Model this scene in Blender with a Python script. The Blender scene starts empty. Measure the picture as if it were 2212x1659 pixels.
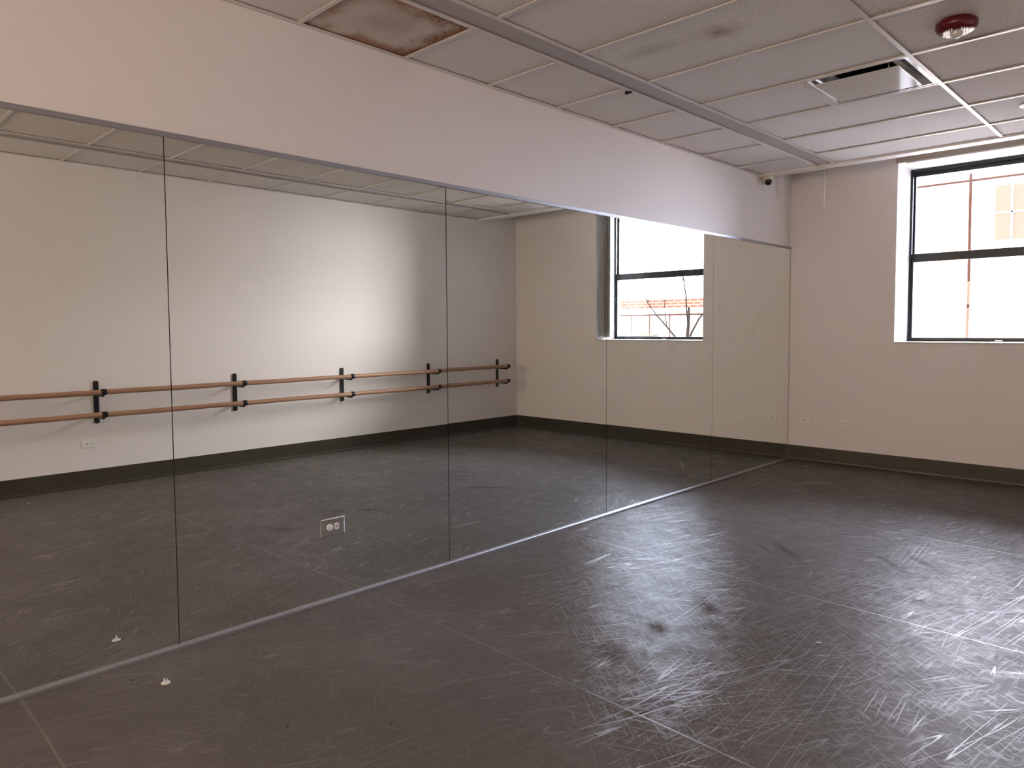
import bpy, bmesh, math, random
from mathutils import Vector, Matrix
random.seed(4)
PI = math.pi
scn = bpy.context.scene
COL = scn.collection

# ------------------------------------------------------------------ dimensions
H = 2.749        # tile ceiling
W = 3.82         # room width (mirror wall X=0 -> barre wall X=W)
YB = -10.4       # back wall
TOP = 3.12       # structural ceiling above the tiles
E0 = -0.715      # ceiling tiles stop here, before the window wall
P = 0.6096
A0 = -1.1725     # first full cross tee
SEAM = [-7.57, -6.055, -4.551, -3.069, -1.557, -0.012]   # mirror joints
ZT = 2.127       # mirror top

# ------------------------------------------------------------------ materials
def new_mat(name):
    m = bpy.data.materials.new(name); m.use_nodes = True
    return m, m.node_tree, m.node_tree.nodes['Principled BSDF']

def N(nt, t, **kw):
    n = nt.nodes.new(t)
    for k, v in kw.items():
        setattr(n, k, v)
    return n

def pbr(name, col, rough=.5, metal=0, spec=.5, bump=0, bscale=200, var=0, vscale=3, emit=None, es=0, coat=0):
    m, nt, b = new_mat(name)
    b.inputs['Base Color'].default_value = (*col, 1)
    b.inputs['Roughness'].default_value = rough
    b.inputs['Metallic'].default_value = metal
    b.inputs['Specular IOR Level'].default_value = spec
    b.inputs['Coat Weight'].default_value = coat
    geo = N(nt, 'ShaderNodeNewGeometry')
    if var:
        n = N(nt, 'ShaderNodeTexNoise'); n.inputs['Scale'].default_value = vscale; n.inputs['Detail'].default_value = 5
        nt.links.new(geo.outputs['Position'], n.inputs['Vector'])
        r = N(nt, 'ShaderNodeMapRange'); r.inputs['From Min'].default_value = .3; r.inputs['From Max'].default_value = .7
        r.inputs['To Min'].default_value = 1 - var; r.inputs['To Max'].default_value = 1 + var
        nt.links.new(n.outputs['Fac'], r.inputs['Value'])
        mx = N(nt, 'ShaderNodeVectorMath', operation='SCALE'); mx.inputs[0].default_value = col
        nt.links.new(r.outputs[0], mx.inputs['Scale'])
        nt.links.new(mx.outputs[0], b.inputs['Base Color'])
    if bump:
        n = N(nt, 'ShaderNodeTexNoise'); n.inputs['Scale'].default_value = bscale; n.inputs['Detail'].default_value = 4
        nt.links.new(geo.outputs['Position'], n.inputs['Vector'])
        bp = N(nt, 'ShaderNodeBump'); bp.inputs['Strength'].default_value = bump; bp.inputs['Distance'].default_value = .002
        nt.links.new(n.outputs['Fac'], bp.inputs['Height'])
        nt.links.new(bp.outputs[0], b.inputs['Normal'])
    if emit:
        b.inputs['Emission Color'].default_value = (*emit, 1)
        b.inputs['Emission Strength'].default_value = es
    return m

M = {}
M['wall'] = pbr('wall_paint', (.82, .775, .75), .6, spec=.3)
M['reveal'] = pbr('white_gloss_paint', (.82, .81, .80), .45, spec=.3)
M['trimwhite'] = pbr('trim_white', (.84, .81, .79), .4, spec=.4)
M['tee'] = pbr('ceiling_tee_white', (.72, .685, .665), .35, spec=.4)
M['channel'] = pbr('grey_channel_metal', (.47, .44, .44), .45, metal=.0, spec=.4)
M['base'] = pbr('olive_vinyl', (.048, .041, .026), .42, spec=.35, var=.12, vscale=6)
M['black'] = pbr('black_powder_coat', (.008, .008, .009), .38, spec=.4)
M['blackgloss'] = pbr('black_lens', (.004, .004, .005), .08, spec=.7)
M['frame'] = pbr('charcoal_window_frame', (.012, .015, .017), .4, spec=.4)
M['alu'] = pbr('satin_aluminium', (.36, .36, .38), .42, metal=.6)
M['ivory'] = pbr('ivory_plastic', (.86, .83, .79), .35, spec=.45)
M['whiteplastic'] = pbr('white_plastic', (.80, .78, .76), .3, spec=.5)
M['hole'] = pbr('socket_dark', (.02, .018, .016), .7)
M['red'] = pbr('alarm_red_plastic', (.10, .002, .008), .3, spec=.5)
M['string'] = pbr('white_string', (.85, .82, .78), .7)
M['glossmetal'] = pbr('gloss_white_metal', (.60, .59, .59), .12, spec=.8, coat=.5)
M['ductblack'] = pbr('duct_black', (.006, .006, .006), .8)
M['blindcloth'] = pbr('grey_blind_vinyl', (.78, .77, .76), .5)
M['blindrail'] = pbr('beige_headrail', (.42, .36, .29), .5)
M['cream'] = pbr('cream_plastic', (.62, .57, .50), .4)
M['glassedge'] = pbr('green_glass_edge', (.004, .012, .009), .15, spec=.7)
M['slab'] = pbr('plenum_grey', (.45, .43, .41), .8)
M['stonepale'] = pbr('pale_render_wall', (.80, .76, .73), .9, var=.05, vscale=.8)
M['ground'] = pbr('pale_concrete_ground', (.42, .42, .43), .9, var=.1, vscale=.7)
M['bark'] = pbr('bark', (.010, .009, .010), .95, spec=.1)
M['winfar'] = pbr('far_window_glass', (.055, .055, .05), .6)
M['pipe'] = pbr('rusty_pipe', (.022, .008, .006), .8, spec=.2)
M['debris'] = pbr('pale_debris', (.65, .6, .55), .7)

def m_wood():
    m, nt, b = new_mat('beech_rail')
    geo = N(nt, 'ShaderNodeNewGeometry')
    mp = N(nt, 'ShaderNodeMapping'); mp.inputs['Scale'].default_value = (60, 2.2, 60)
    n = N(nt, 'ShaderNodeTexNoise'); n.inputs['Scale'].default_value = 1.0; n.inputs['Detail'].default_value = 6
    cr = N(nt, 'ShaderNodeValToRGB')
    cr.color_ramp.elements[0].position = .3; cr.color_ramp.elements[0].color = (.33, .175, .10, 1)
    cr.color_ramp.elements[1].position = .7; cr.color_ramp.elements[1].color = (.47, .27, .165, 1)
    nt.links.new(geo.outputs['Position'], mp.inputs['Vector']); nt.links.new(mp.outputs[0], n.inputs['Vector'])
    nt.links.new(n.outputs['Fac'], cr.inputs['Fac']); nt.links.new(cr.outputs[0], b.inputs['Base Color'])
    b.inputs['Roughness'].default_value = .45
    return m
M['wood'] = m_wood()

def m_tile(name, col, grain=.10, stain=None):
    m, nt, b = new_mat(name)
    b.inputs['Roughness'].default_value = .95; b.inputs['Specular IOR Level'].default_value = .15
    geo = N(nt, 'ShaderNodeNewGeometry')
    n = N(nt, 'ShaderNodeTexNoise', noise_dimensions='2D'); n.inputs['Scale'].default_value = 120; n.inputs['Detail'].default_value = 1
    nt.links.new(geo.outputs['Position'], n.inputs['Vector'])
    cr = N(nt, 'ShaderNodeValToRGB')
    cr.color_ramp.elements[0].position = .35; cr.color_ramp.elements[0].color = tuple(c * (1 - grain) for c in col) + (1,)
    cr.color_ramp.elements[1].position = .68; cr.color_ramp.elements[1].color = tuple(min(1, c * (1 + grain)) for c in col) + (1,)
    nt.links.new(n.outputs['Fac'], cr.inputs['Fac'])
    out = cr.outputs[0]
    if stain:
        out = stain(nt, geo, out)
    nt.links.new(out, b.inputs['Base Color'])
    return m

def math_(nt, op, a, b=None, clamp=False):
    n = N(nt, 'ShaderNodeMath', operation=op); n.use_clamp = clamp
    for i, v in enumerate((a, b)):
        if v is None: continue
        if isinstance(v, (int, float)): n.inputs[i].default_value = v
        else: nt.links.new(v, n.inputs[i])
    return n.outputs[0]

def mixc(nt, fac, a, b):
    n = N(nt, 'ShaderNodeMix', data_type='RGBA')
    if isinstance(fac, (int, float)): n.inputs[0].default_value = fac
    else: nt.links.new(fac, n.inputs[0])
    for i, v in ((6, a), (7, b)):
        if isinstance(v, tuple): n.inputs[i].default_value = (*v, 1)
        else: nt.links.new(v, n.inputs[i])
    return n.outputs[2]

def smooth(nt, v, lo, hi, a=0., b=1.):
    n = N(nt, 'ShaderNodeMapRange', interpolation_type='SMOOTHSTEP')
    n.inputs['From Min'].default_value = lo; n.inputs['From Max'].default_value = hi
    n.inputs['To Min'].default_value = a; n.inputs['To Max'].default_value = b
    nt.links.new(v, n.inputs['Value'])
    return n.outputs[0]

def noise(nt, geo, scale, detail=4, vec=None, off=None):
    n = N(nt, 'ShaderNodeTexNoise'); n.inputs['Scale'].default_value = scale; n.inputs['Detail'].default_value = detail
    nt.links.new(vec if vec else geo.outputs['Position'], n.inputs['Vector'])
    return n.outputs['Fac']

def sep(nt, geo):
    s = N(nt, 'ShaderNodeSeparateXYZ'); nt.links.new(geo.outputs['Position'], s.inputs[0]); return s

SX0, SX1, SY0, SY1 = 0.0, .539, A0 - 7 * P, A0 - 6 * P
def stain_heavy(nt, geo, base):
    s = sep(nt, geo); x, y = s.outputs['X'], s.outputs['Y']
    nz = noise(nt, geo, 9, 6)
    nz2 = noise(nt, geo, 60, 5)
    wob = math_(nt, 'MULTIPLY', math_(nt, 'SUBTRACT', nz, .5), .22)
    # brown rim along the wall edge (x small), right edge (y max) and a dark corner beside the channel
    e1 = smooth(nt, math_(nt, 'ADD', x, wob), .0, .10, 1, 0)
    e2 = smooth(nt, math_(nt, 'ADD', math_(nt, 'SUBTRACT', SY1, y), wob), .0, .13, 1, 0)
    e3 = smooth(nt, math_(nt, 'ADD', math_(nt, 'SUBTRACT', SX1, x), wob), .0, .17, 1, 0)
    e4 = smooth(nt, math_(nt, 'ADD', math_(nt, 'SUBTRACT', y, SY0), wob), .0, .10, 1, 0)
    rim = math_(nt, 'MAXIMUM', math_(nt, 'MAXIMUM', e1, e2), math_(nt, 'MAXIMUM', e3, math_(nt, 'MULTIPLY', e4, .8)))
    c = mixc(nt, .38, base, (.42, .31, .22))
    c = mixc(nt, math_(nt, 'MULTIPLY', rim, .8), c, (.33, .15, .06))
    dark = math_(nt, 'MULTIPLY', math_(nt, 'MAXIMUM', e3, math_(nt, 'MULTIPLY', e2, .6)), smooth(nt, nz2, .42, .62))
    dark = math_(nt, 'MULTIPLY', dark, smooth(nt, y, SY0 + .15, SY1 - .1))
    c = mixc(nt, math_(nt, 'MULTIPLY', dark, .8), c, (.07, .035, .015))
    d = N(nt, 'ShaderNodeVectorMath', operation='DISTANCE'); d.inputs[1].default_value = (.28, SY0 + .30, H)
    nt.links.new(geo.outputs['Position'], d.inputs[0])
    blot = smooth(nt, math_(nt, 'ADD', d.outputs['Value'], wob), .03, .18, 1, 0)
    return mixc(nt, math_(nt, 'MULTIPLY', blot, .28), c, (.16, .11, .075))

def stain_spot(nt, geo, base):
    nz = noise(nt, geo, 12, 6)
    wob = math_(nt, 'MULTIPLY', math_(nt, 'SUBTRACT', nz, .5), .12)
    out = base
    for ctr, sc, r0, r1, k, col in (((1.333, -3.957, H), (1, 1.3, 1), .0, .15, .55, (.22, .13, .07)),
                                    ((1.32, -3.96, H), (1, 1.4, 1), .0, .05, .75, (.14, .06, .02)),
                                    ((.96, -4.0, H), (.6, 1.6, 1), .02, .16, .30, (.22, .17, .13))):
        d = N(nt, 'ShaderNodeVectorMath', operation='SUBTRACT'); d.inputs[1].default_value = ctr
        nt.links.new(geo.outputs['Position'], d.inputs[0])
        m2 = N(nt, 'ShaderNodeVectorMath', operation='MULTIPLY'); m2.inputs[1].default_value = sc
        nt.links.new(d.outputs[0], m2.inputs[0])
        l = N(nt, 'ShaderNodeVectorMath', operation='LENGTH'); nt.links.new(m2.outputs[0], l.inputs[0])
        f = smooth(nt, math_(nt, 'ADD', l.outputs['Value'], wob), r0, r1, k, 0)
        out = mixc(nt, f, out, col)
    return out

TC = (.78, .75, .725)
M['tile'] = m_tile('ceiling_tile', TC)
M['tile_rough'] = m_tile('ceiling_tile_coarse', (.74, .69, .65), .16)
M['tile_stain'] = m_tile('ceiling_tile_water_damaged', TC, .12, stain_heavy)
M['tile_spot'] = m_tile('ceiling_tile_spotted', TC, .12, stain_spot)

def m_floor():
    m, nt, b = new_mat('grey_vinyl_dance_floor')
    geo = N(nt, 'ShaderNodeNewGeometry')
    s = sep(nt, geo); x, y = s.outputs['X'], s.outputs['Y']
    big = noise(nt, geo, 1.1, 4)
    mid = noise(nt, geo, 7, 4)
    c = mixc(nt, smooth(nt, big, .35, .65), (.128, .115, .103), (.152, .138, .126))
    c = mixc(nt, smooth(nt, mid, .35, .7, 0, .35), c, (.11, .098, .09))
    # scratches: thin iso-lines of stretched, rotated noise
    scr = None
    gates = N(nt, 'ShaderNodeTexNoise', noise_dimensions='2D'); gates.inputs['Scale'].default_value = 1.9; gates.inputs['Detail'].default_value = 1
    nt.links.new(geo.outputs['Position'], gates.inputs['Vector'])
    gsep = N(nt, 'ShaderNodeSeparateXYZ'); nt.links.new(gates.outputs['Color'], gsep.inputs[0])
    rnd = random.Random(11)
    for i in range(6):
        ang = rnd.uniform(0, PI)
        mp = N(nt, 'ShaderNodeMapping', vector_type='TEXTURE'); mp.inputs['Rotation'].default_value = (0, 0, ang)
        mp.inputs['Location'].default_value = (rnd.uniform(-9, 9), rnd.uniform(-9, 9), i * 3.1)
        st = rnd.choice((.30, .45, .65))
        mp.inputs['Scale'].default_value = (1 / st, 1 / rnd.uniform(9, 16), 1)
        nt.links.new(geo.outputs['Position'], mp.inputs['Vector'])
        n = N(nt, 'ShaderNodeTexNoise', noise_dimensions='2D'); n.inputs['Scale'].default_value = 1.0; n.inputs['Detail'].default_value = .3
        nt.links.new(mp.outputs[0], n.inputs['Vector'])
        d = math_(nt, 'ABSOLUTE', math_(nt, 'SUBTRACT', n.outputs['Fac'], .5 + rnd.uniform(-.06, .06)))
        line = smooth(nt, d, .0, .009, 1, 0)
        line = math_(nt, 'MULTIPLY', line, smooth(nt, gates.outputs[0] if i % 3 == 0 else gsep.outputs[i % 3], .50, .60))
        scr = line if scr is None else math_(nt, 'MAXIMUM', scr, line)
    # very fine hairline scuffing
    fine = None
    for i in range(3):
        mp = N(nt, 'ShaderNodeMapping', vector_type='TEXTURE'); mp.inputs['Rotation'].default_value = (0, 0, .35 + i * 1.07)
        mp.inputs['Location'].default_value = (i * 5.1, -i * 2.7, i * 1.3)
        mp.inputs['Scale'].default_value = (1 / 7, 1 / 90, 1)
        nt.links.new(geo.outputs['Position'], mp.inputs['Vector'])
        n = N(nt, 'ShaderNodeTexNoise', noise_dimensions='2D'); n.inputs['Scale'].default_value = 1.0; n.inputs['Detail'].default_value = 2
        nt.links.new(mp.outputs[0], n.inputs['Vector'])
        f = smooth(nt, n.outputs['Fac'], .58, .72)
        fine = f if fine is None else math_(nt, 'MAXIMUM', fine, f)
    c = mixc(nt, math_(nt, 'MULTIPLY', scr, .12), c, (.42, .39, .37))
    c = mixc(nt, math_(nt, 'MULTIPLY', fine, .05), c, (.28, .26, .25))
    rough = math_(nt, 'ADD', .38, math_(nt, 'MULTIPLY', smooth(nt, mid, .3, .7), .07))
    # dull greasy scuff patches
    wobn = mid
    wob = math_(nt, 'MULTIPLY', math_(nt, 'SUBTRACT', wobn, .5), .10)
    dull = None
    for (px, py, sx, sy, r, k) in ((1.345, -4.493, 1, 1.5, .10, .8), (1.40, -4.13, .8, 2.0, .13, .8), (1.36, -4.84, .8, 1.4, .14, .7),
                                   (1.513, -4.30, 1, 1.3, .09, .5), (1.29, -3.005, .5, 3.6, .17, .9), (1.95, -2.70, .6, 3, .14, .5),
                                   (1.84, -2.86, .6, 3, .16, .55), (1.17, -3.05, .5, 4, .09, .5), (2.10, -3.35, 1, 1.2, .08, .5), (1.02, -2.3, .5, 3, .08, .6)):
        d = N(nt, 'ShaderNodeVectorMath', operation='SUBTRACT'); d.inputs[1].default_value = (px, py, 0)
        nt.links.new(geo.outputs['Position'], d.inputs[0])
        rt = N(nt, 'ShaderNodeVectorRotate', rotation_type='Z_AXIS'); rt.inputs['Angle'].default_value = .75
        nt.links.new(d.outputs[0], rt.inputs['Vector'])
        m2 = N(nt, 'ShaderNodeVectorMath', operation='MULTIPLY'); m2.inputs[1].default_value = (sx, sy, 1)
        nt.links.new(rt.outputs[0], m2.inputs[0])
        l = N(nt, 'ShaderNodeVectorMath', operation='LENGTH'); nt.links.new(m2.outputs[0], l.inputs[0])
        f = smooth(nt, math_(nt, 'ADD', l.outputs['Value'], wob), .0, r, k, 0)
        dull = f if dull is None else math_(nt, 'MAXIMUM', dull, f)
    c = mixc(nt, math_(nt, 'MULTIPLY', dull, .55), c, (.055, .046, .038))
    rough = math_(nt, 'ADD', rough, math_(nt, 'MULTIPLY', dull, .12))
    # sheet seams, 5 ft apart, running across the room, and one cross joint
    wv = math_(nt, 'MULTIPLY', math_(nt, 'SUBTRACT', noise(nt, geo, .8, 1), .5), .05)
    yy = math_(nt, 'ADD', math_(nt, 'ADD', y, math_(nt, 'MULTIPLY', x, .035)), wv)
    seam = None
    for k in range(-1, 5):
        sy = -3.60 - 1.512 * (k) if k != 0 else -3.60
        d = math_(nt, 'ABSOLUTE', math_(nt, 'SUBTRACT', yy, sy))
        f = smooth(nt, d, .0015, .006, 1, 0)
        seam = f if seam is None else math_(nt, 'MAXIMUM', seam, f)
    dx = math_(nt, 'ABSOLUTE', math_(nt, 'SUBTRACT', x, math_(nt, 'ADD', 3.10, math_(nt, 'MULTIPLY', y, .27))))
    lx = smooth(nt, dx, .0008, .004, 1, 0)
    lx = math_(nt, 'MULTIPLY', lx, math_(nt, 'MULTIPLY', math_(nt, 'GREATER_THAN', y, -5.17), smooth(nt, y, -5.0, -4.85, 1, 0)))
    sg = smooth(nt, noise(nt, geo, 1.7, 2), .35, .6, .25, 1)
    c = mixc(nt, math_(nt, 'MULTIPLY', math_(nt, 'MULTIPLY', seam, sg), .15), c, (.46, .40, .36))
    c = mixc(nt, math_(nt, 'MULTIPLY', math_(nt, 'MULTIPLY', seam, math_(nt, 'SUBTRACT', 1, sg)), .5), c, (.05, .045, .04))
    c = mixc(nt, math_(nt, 'MULTIPLY', lx, .75), c, (.03, .025, .02))
    # dark specks and heel marks
    vo = N(nt, 'ShaderNodeTexVoronoi', voronoi_dimensions='2D'); vo.inputs['Scale'].default_value = 1.7
    nt.links.new(geo.outputs['Position'], vo.inputs['Vector'])
    c = mixc(nt, smooth(nt, vo.outputs['Distance'], .006, .016, .8, 0), c, (.02, .018, .016))
    hm = None
    for i in range(1):
        mp = N(nt, 'ShaderNodeMapping', vector_type='TEXTURE'); mp.inputs['Rotation'].default_value = (0, 0, .2 + i * 1.1)
        mp.inputs['Location'].default_value = (i * 3.3 + 1, i * 2.2, i)
        mp.inputs['Scale'].default_value = (1 / 3, 1 / 16, 1)
        nt.links.new(geo.outputs['Position'], mp.inputs['Vector'])
        n = N(nt, 'ShaderNodeTexNoise', noise_dimensions='2D'); n.inputs['Scale'].default_value = 1.0; n.inputs['Detail'].default_value = 2
        nt.links.new(mp.outputs[0], n.inputs['Vector'])
        f = smooth(nt, n.outputs['Fac'], .72, .84)
        hm = f if hm is None else math_(nt, 'MAXIMUM', hm, f)
    c = mixc(nt, math_(nt, 'MULTIPLY', hm, .22), c, (.05, .045, .04))
    nt.links.new(c, b.inputs['Base Color'])
    spl = math_(nt, 'ADD', .03, math_(nt, 'MULTIPLY', math_(nt, 'MAXIMUM', math_(nt, 'MAXIMUM', scr, seam), math_(nt, 'MULTIPLY', fine, .22)), .42))
    spl = math_(nt, 'MULTIPLY', spl, math_(nt, 'SUBTRACT', 1, math_(nt, 'MULTIPLY', dull, .8)))
    nt.links.new(spl, b.inputs['Specular IOR Level'])
    rough = math_(nt, 'SUBTRACT', rough, math_(nt, 'MULTIPLY', scr, .05))
    nt.links.new(rough, b.inputs['Roughness'])
    hgt = math_(nt, 'ADD', math_(nt, 'MULTIPLY', scr, .55), math_(nt, 'ADD', math_(nt, 'MULTIPLY', fine, .5), math_(nt, 'MULTIPLY', mid, .0)))
    bp = N(nt, 'ShaderNodeBump'); bp.inputs['Strength'].default_value = .35; bp.inputs['Distance'].default_value = .0008
    nt.links.new(hgt, bp.inputs['Height']); nt.links.new(bp.outputs[0], b.inputs['Normal'])
    return m
M['floor'] = m_floor()

def m_mirror():
    m, nt, b = new_mat('wall_mirror')
    nt.nodes.remove(b)
    out = nt.nodes['Material Output']
    g = N(nt, 'ShaderNodeBsdfGlossy'); g.inputs['Roughness'].default_value = 0.0
    g.inputs['Color'].default_value = (.915, .952, .925, 1)
    d = N(nt, 'ShaderNodeBsdfDiffuse'); d.inputs['Color'].default_value = (.75, .76, .78, 1)
    geo = N(nt, 'ShaderNodeNewGeometry')
    s = sep(nt, geo); y, z = s.outputs['Y'], s.outputs['Z']
    mp = N(nt, 'ShaderNodeMapping'); mp.inputs['Scale'].default_value = (1, 2.6, 5.5); mp.inputs['Rotation'].default_value = (.5, 0, 0)
    nt.links.new(geo.outputs['Position'], mp.inputs['Vector'])
    n = N(nt, 'ShaderNodeTexNoise'); n.inputs['Scale'].default_value = 1.6; n.inputs['Detail'].default_value = 7; n.inputs['Distortion'].default_value = 1.2
    nt.links.new(mp.outputs[0], n.inputs['Vector'])
    zone = math_(nt, 'MULTIPLY', math_(nt, 'MULTIPLY', smooth(nt, y, -4.2, -2.9), smooth(nt, y, -.9, -.3, 1, .0)),
                 math_(nt, 'MULTIPLY', smooth(nt, z, .45, .95), smooth(nt, z, 1.6, 2.0, 1, 0)))
    sm = math_(nt, 'MULTIPLY', smooth(nt, n.outputs['Fac'], .50, .80), math_(nt, 'MULTIPLY', zone, .10))
    v = N(nt, 'ShaderNodeTexVoronoi'); v.inputs['Scale'].default_value = 3.3
    nt.links.new(geo.outputs['Position'], v.inputs['Vector'])
    dots = math_(nt, 'MULTIPLY', smooth(nt, v.outputs['Distance'], .008, .03, 1, 0), math_(nt, 'MULTIPLY', zone, .35))
    # one small pale spot high on the end panel
    dd = N(nt, 'ShaderNodeVectorMath', operation='DISTANCE'); dd.inputs[1].default_value = (0, -1.096, 2.072)
    nt.links.new(geo.outputs['Position'], dd.inputs[0])
    sp = smooth(nt, dd.outputs['Value'], .006, .018, .7, 0)
    f = math_(nt, 'MAXIMUM', math_(nt, 'ADD', sm, dots), sp)
    f = math_(nt, 'ADD', f, .006)
    mx = N(nt, 'ShaderNodeMixShader')
    nt.links.new(f, mx.inputs[0]); nt.links.new(g.outputs[0], mx.inputs[1]); nt.links.new(d.outputs[0], mx.inputs[2])
    nt.links.new(mx.outputs[0], out.inputs[0])
    return m
M['mirror'] = m_mirror()

def m_glass():
    m, nt, b = new_mat('window_glass')
    nt.nodes.remove(b)
    out = nt.nodes['Material Output']
    t = N(nt, 'ShaderNodeBsdfTransparent'); t.inputs[0].default_value = (.96, .97, .98, 1)
    g = N(nt, 'ShaderNodeBsdfGlossy'); g.inputs['Roughness'].default_value = .01
    f = N(nt, 'ShaderNodeFresnel'); f.inputs[0].default_value = 1.45
    mx = N(nt, 'ShaderNodeMixShader')
    nt.links.new(f.outputs[0], mx.inputs[0]); nt.links.new(t.outputs[0], mx.inputs[1]); nt.links.new(g.outputs[0], mx.inputs[2])
    nt.links.new(mx.outputs[0], out.inputs[0])
    return m
M['glass'] = m_glass()
M['clearplastic'] = M['glass']

def m_brick(name, c1, c2, mortar, sc=1.0):
    m, nt, b = new_mat(name)
    tc = N(nt, 'ShaderNodeTexCoord')
    mp = N(nt, 'ShaderNodeMapping'); mp.inputs['Rotation'].default_value = (PI / 2, 0, 0)
    br = N(nt, 'ShaderNodeTexBrick'); br.inputs['Scale'].default_value = sc
    br.inputs['Color1'].default_value = (*c1, 1); br.inputs['Color2'].default_value = (*c2, 1); br.inputs['Mortar'].default_value = (*mortar, 1)
    br.inputs['Brick Width'].default_value = .22; br.inputs['Row Height'].default_value = .075; br.inputs['Mortar Size'].default_value = .008
    nt.links.new(tc.outputs['Object'], mp.inputs[0]); nt.links.new(mp.outputs[0], br.inputs['Vector'])
    nt.links.new(br.outputs[0], b.inputs['Base Color']); b.inputs['Roughness'].default_value = .9
    return m
M['brick'] = m_brick('orange_brick', (.16, .035, .02), (.10, .03, .02), (.5, .45, .4))

# ------------------------------------------------------------------ mesh helpers
def bm_new(): return bmesh.new()

def box(bm, x0, x1, y0, y1, z0, z1, bevel=0, mi=0):
    r = bmesh.ops.create_cube(bm, size=1)
    vs = r['verts']
    for v in vs:
        v.co = Vector(((x0 + x1) / 2 + v.co.x * (x1 - x0), (y0 + y1) / 2 + v.co.y * (y1 - y0), (z0 + z1) / 2 + v.co.z * (z1 - z0)))
    fs = set(f for v in vs for f in v.link_faces)
    for f in fs: f.material_index = mi
    if bevel:
        es = list(set(e for v in vs for e in v.link_edges))
        bmesh.ops.bevel(bm, geom=es, offset=bevel, segments=2, profile=.5, affect='EDGES', clamp_overlap=True)

def tube(bm, pts, rad, seg=12, cap=True):
    pts = [Vector(p) for p in pts]
    rads = rad if isinstance(rad, (list, tuple)) else [rad] * len(pts)
    rings = []
    up = None
    for i, p in enumerate(pts):
        t = (pts[min(i + 1, len(pts) - 1)] - pts[max(i - 1, 0)]).normalized()
        if up is None:
            up = Vector((0, 0, 1)) if abs(t.z) < .9 else Vector((1, 0, 0))
        a = t.cross(up).normalized(); b = a.cross(t).normalized(); up = b
        rings.append([bm.verts.new(p + (a * math.cos(2 * PI * k / seg) + b * math.sin(2 * PI * k / seg)) * rads[i]) for k in range(seg)])
    for r0, r1 in zip(rings, rings[1:]):
        for k in range(seg):
            f = bm.faces.new((r0[k], r0[(k + 1) % seg], r1[(k + 1) % seg], r1[k])); f.smooth = True
    if cap:
        bm.faces.new(rings[0][::-1]); bm.faces.new(rings[-1])

def lathe(bm, prof, seg=40, mat=Matrix()):
    """prof: list of (r, z) revolved about local z"""
    rings = []
    for r, z in prof:
        if r < 1e-6: rings.append([bm.verts.new(mat @ Vector((0, 0, z)))])
        else: rings.append([bm.verts.new(mat @ Vector((r * math.cos(2 * PI * k / seg), r * math.sin(2 * PI * k / seg), z))) for k in range(seg)])
    for a, b in zip(rings, rings[1:]):
        for k in range(seg):
            k2 = (k + 1) % seg
            if len(a) == 1 and len(b) == 1: continue
            if len(a) == 1: f = bm.faces.new((a[0], b[k2], b[k]))
            elif len(b) == 1: f = bm.faces.new((a[k], a[k2], b[0]))
            else: f = bm.faces.new((a[k], a[k2], b[k2], b[k]))
            f.smooth = True

def prism(bm, pts, d):
    """pts: planar polygon (3d), d: extrusion vector"""
    d = Vector(d)
    a = [bm.verts.new(Vector(p)) for p in pts]; b = [bm.verts.new(Vector(p) + d) for p in pts]
    bm.faces.new(a); bm.faces.new(b[::-1])
    n = len(a)
    for k in range(n): bm.faces.new((a[k], b[k], b[(k + 1) % n], a[(k + 1) % n]))

def obj(name, bm, mat, parent=None, loc=None, mats=None, autosmooth=False):
    bmesh.ops.recalc_face_normals(bm, faces=bm.faces[:])
    me = bpy.data.meshes.new(name); bm.to_mesh(me); bm.free()
    for mm in (mats or [mat]): me.materials.append(mm)
    o = bpy.data.objects.new(name, me); COL.objects.link(o)
    if loc: o.location = loc
    if parent: o.parent = parent
    return o

def empty(name, loc, rot=(0, 0, 0)):
    o = bpy.data.objects.new(name, None); COL.objects.link(o)
    o.location = loc; o.rotation_euler = rot; o.empty_display_size = .05
    return o

def tag(o, label=None, cat=None, group=None, kind=None):
    if label: o['label'] = label
    if cat: o['category'] = cat
    if group: o['group'] = group
    if kind: o['kind'] = kind
    return o

def struct(name, bm, mat, label=None, cat=None, mats=None):
    o = obj(name, bm, mat, mats=mats); o['kind'] = 'structure'
    if label: o['label'] = label
    if cat: o['category'] = cat
    return o

def copy_tree(root, loc, rot=None):
    c = root.copy(); COL.objects.link(c); c.location = loc
    if rot is not None: c.rotation_euler = rot
    for ch in list(root.children):
        d = ch.copy(); COL.objects.link(d); d.parent = c
        for g in list(ch.children):
            e = g.copy(); COL.objects.link(e); e.parent = d
    return c

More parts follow.
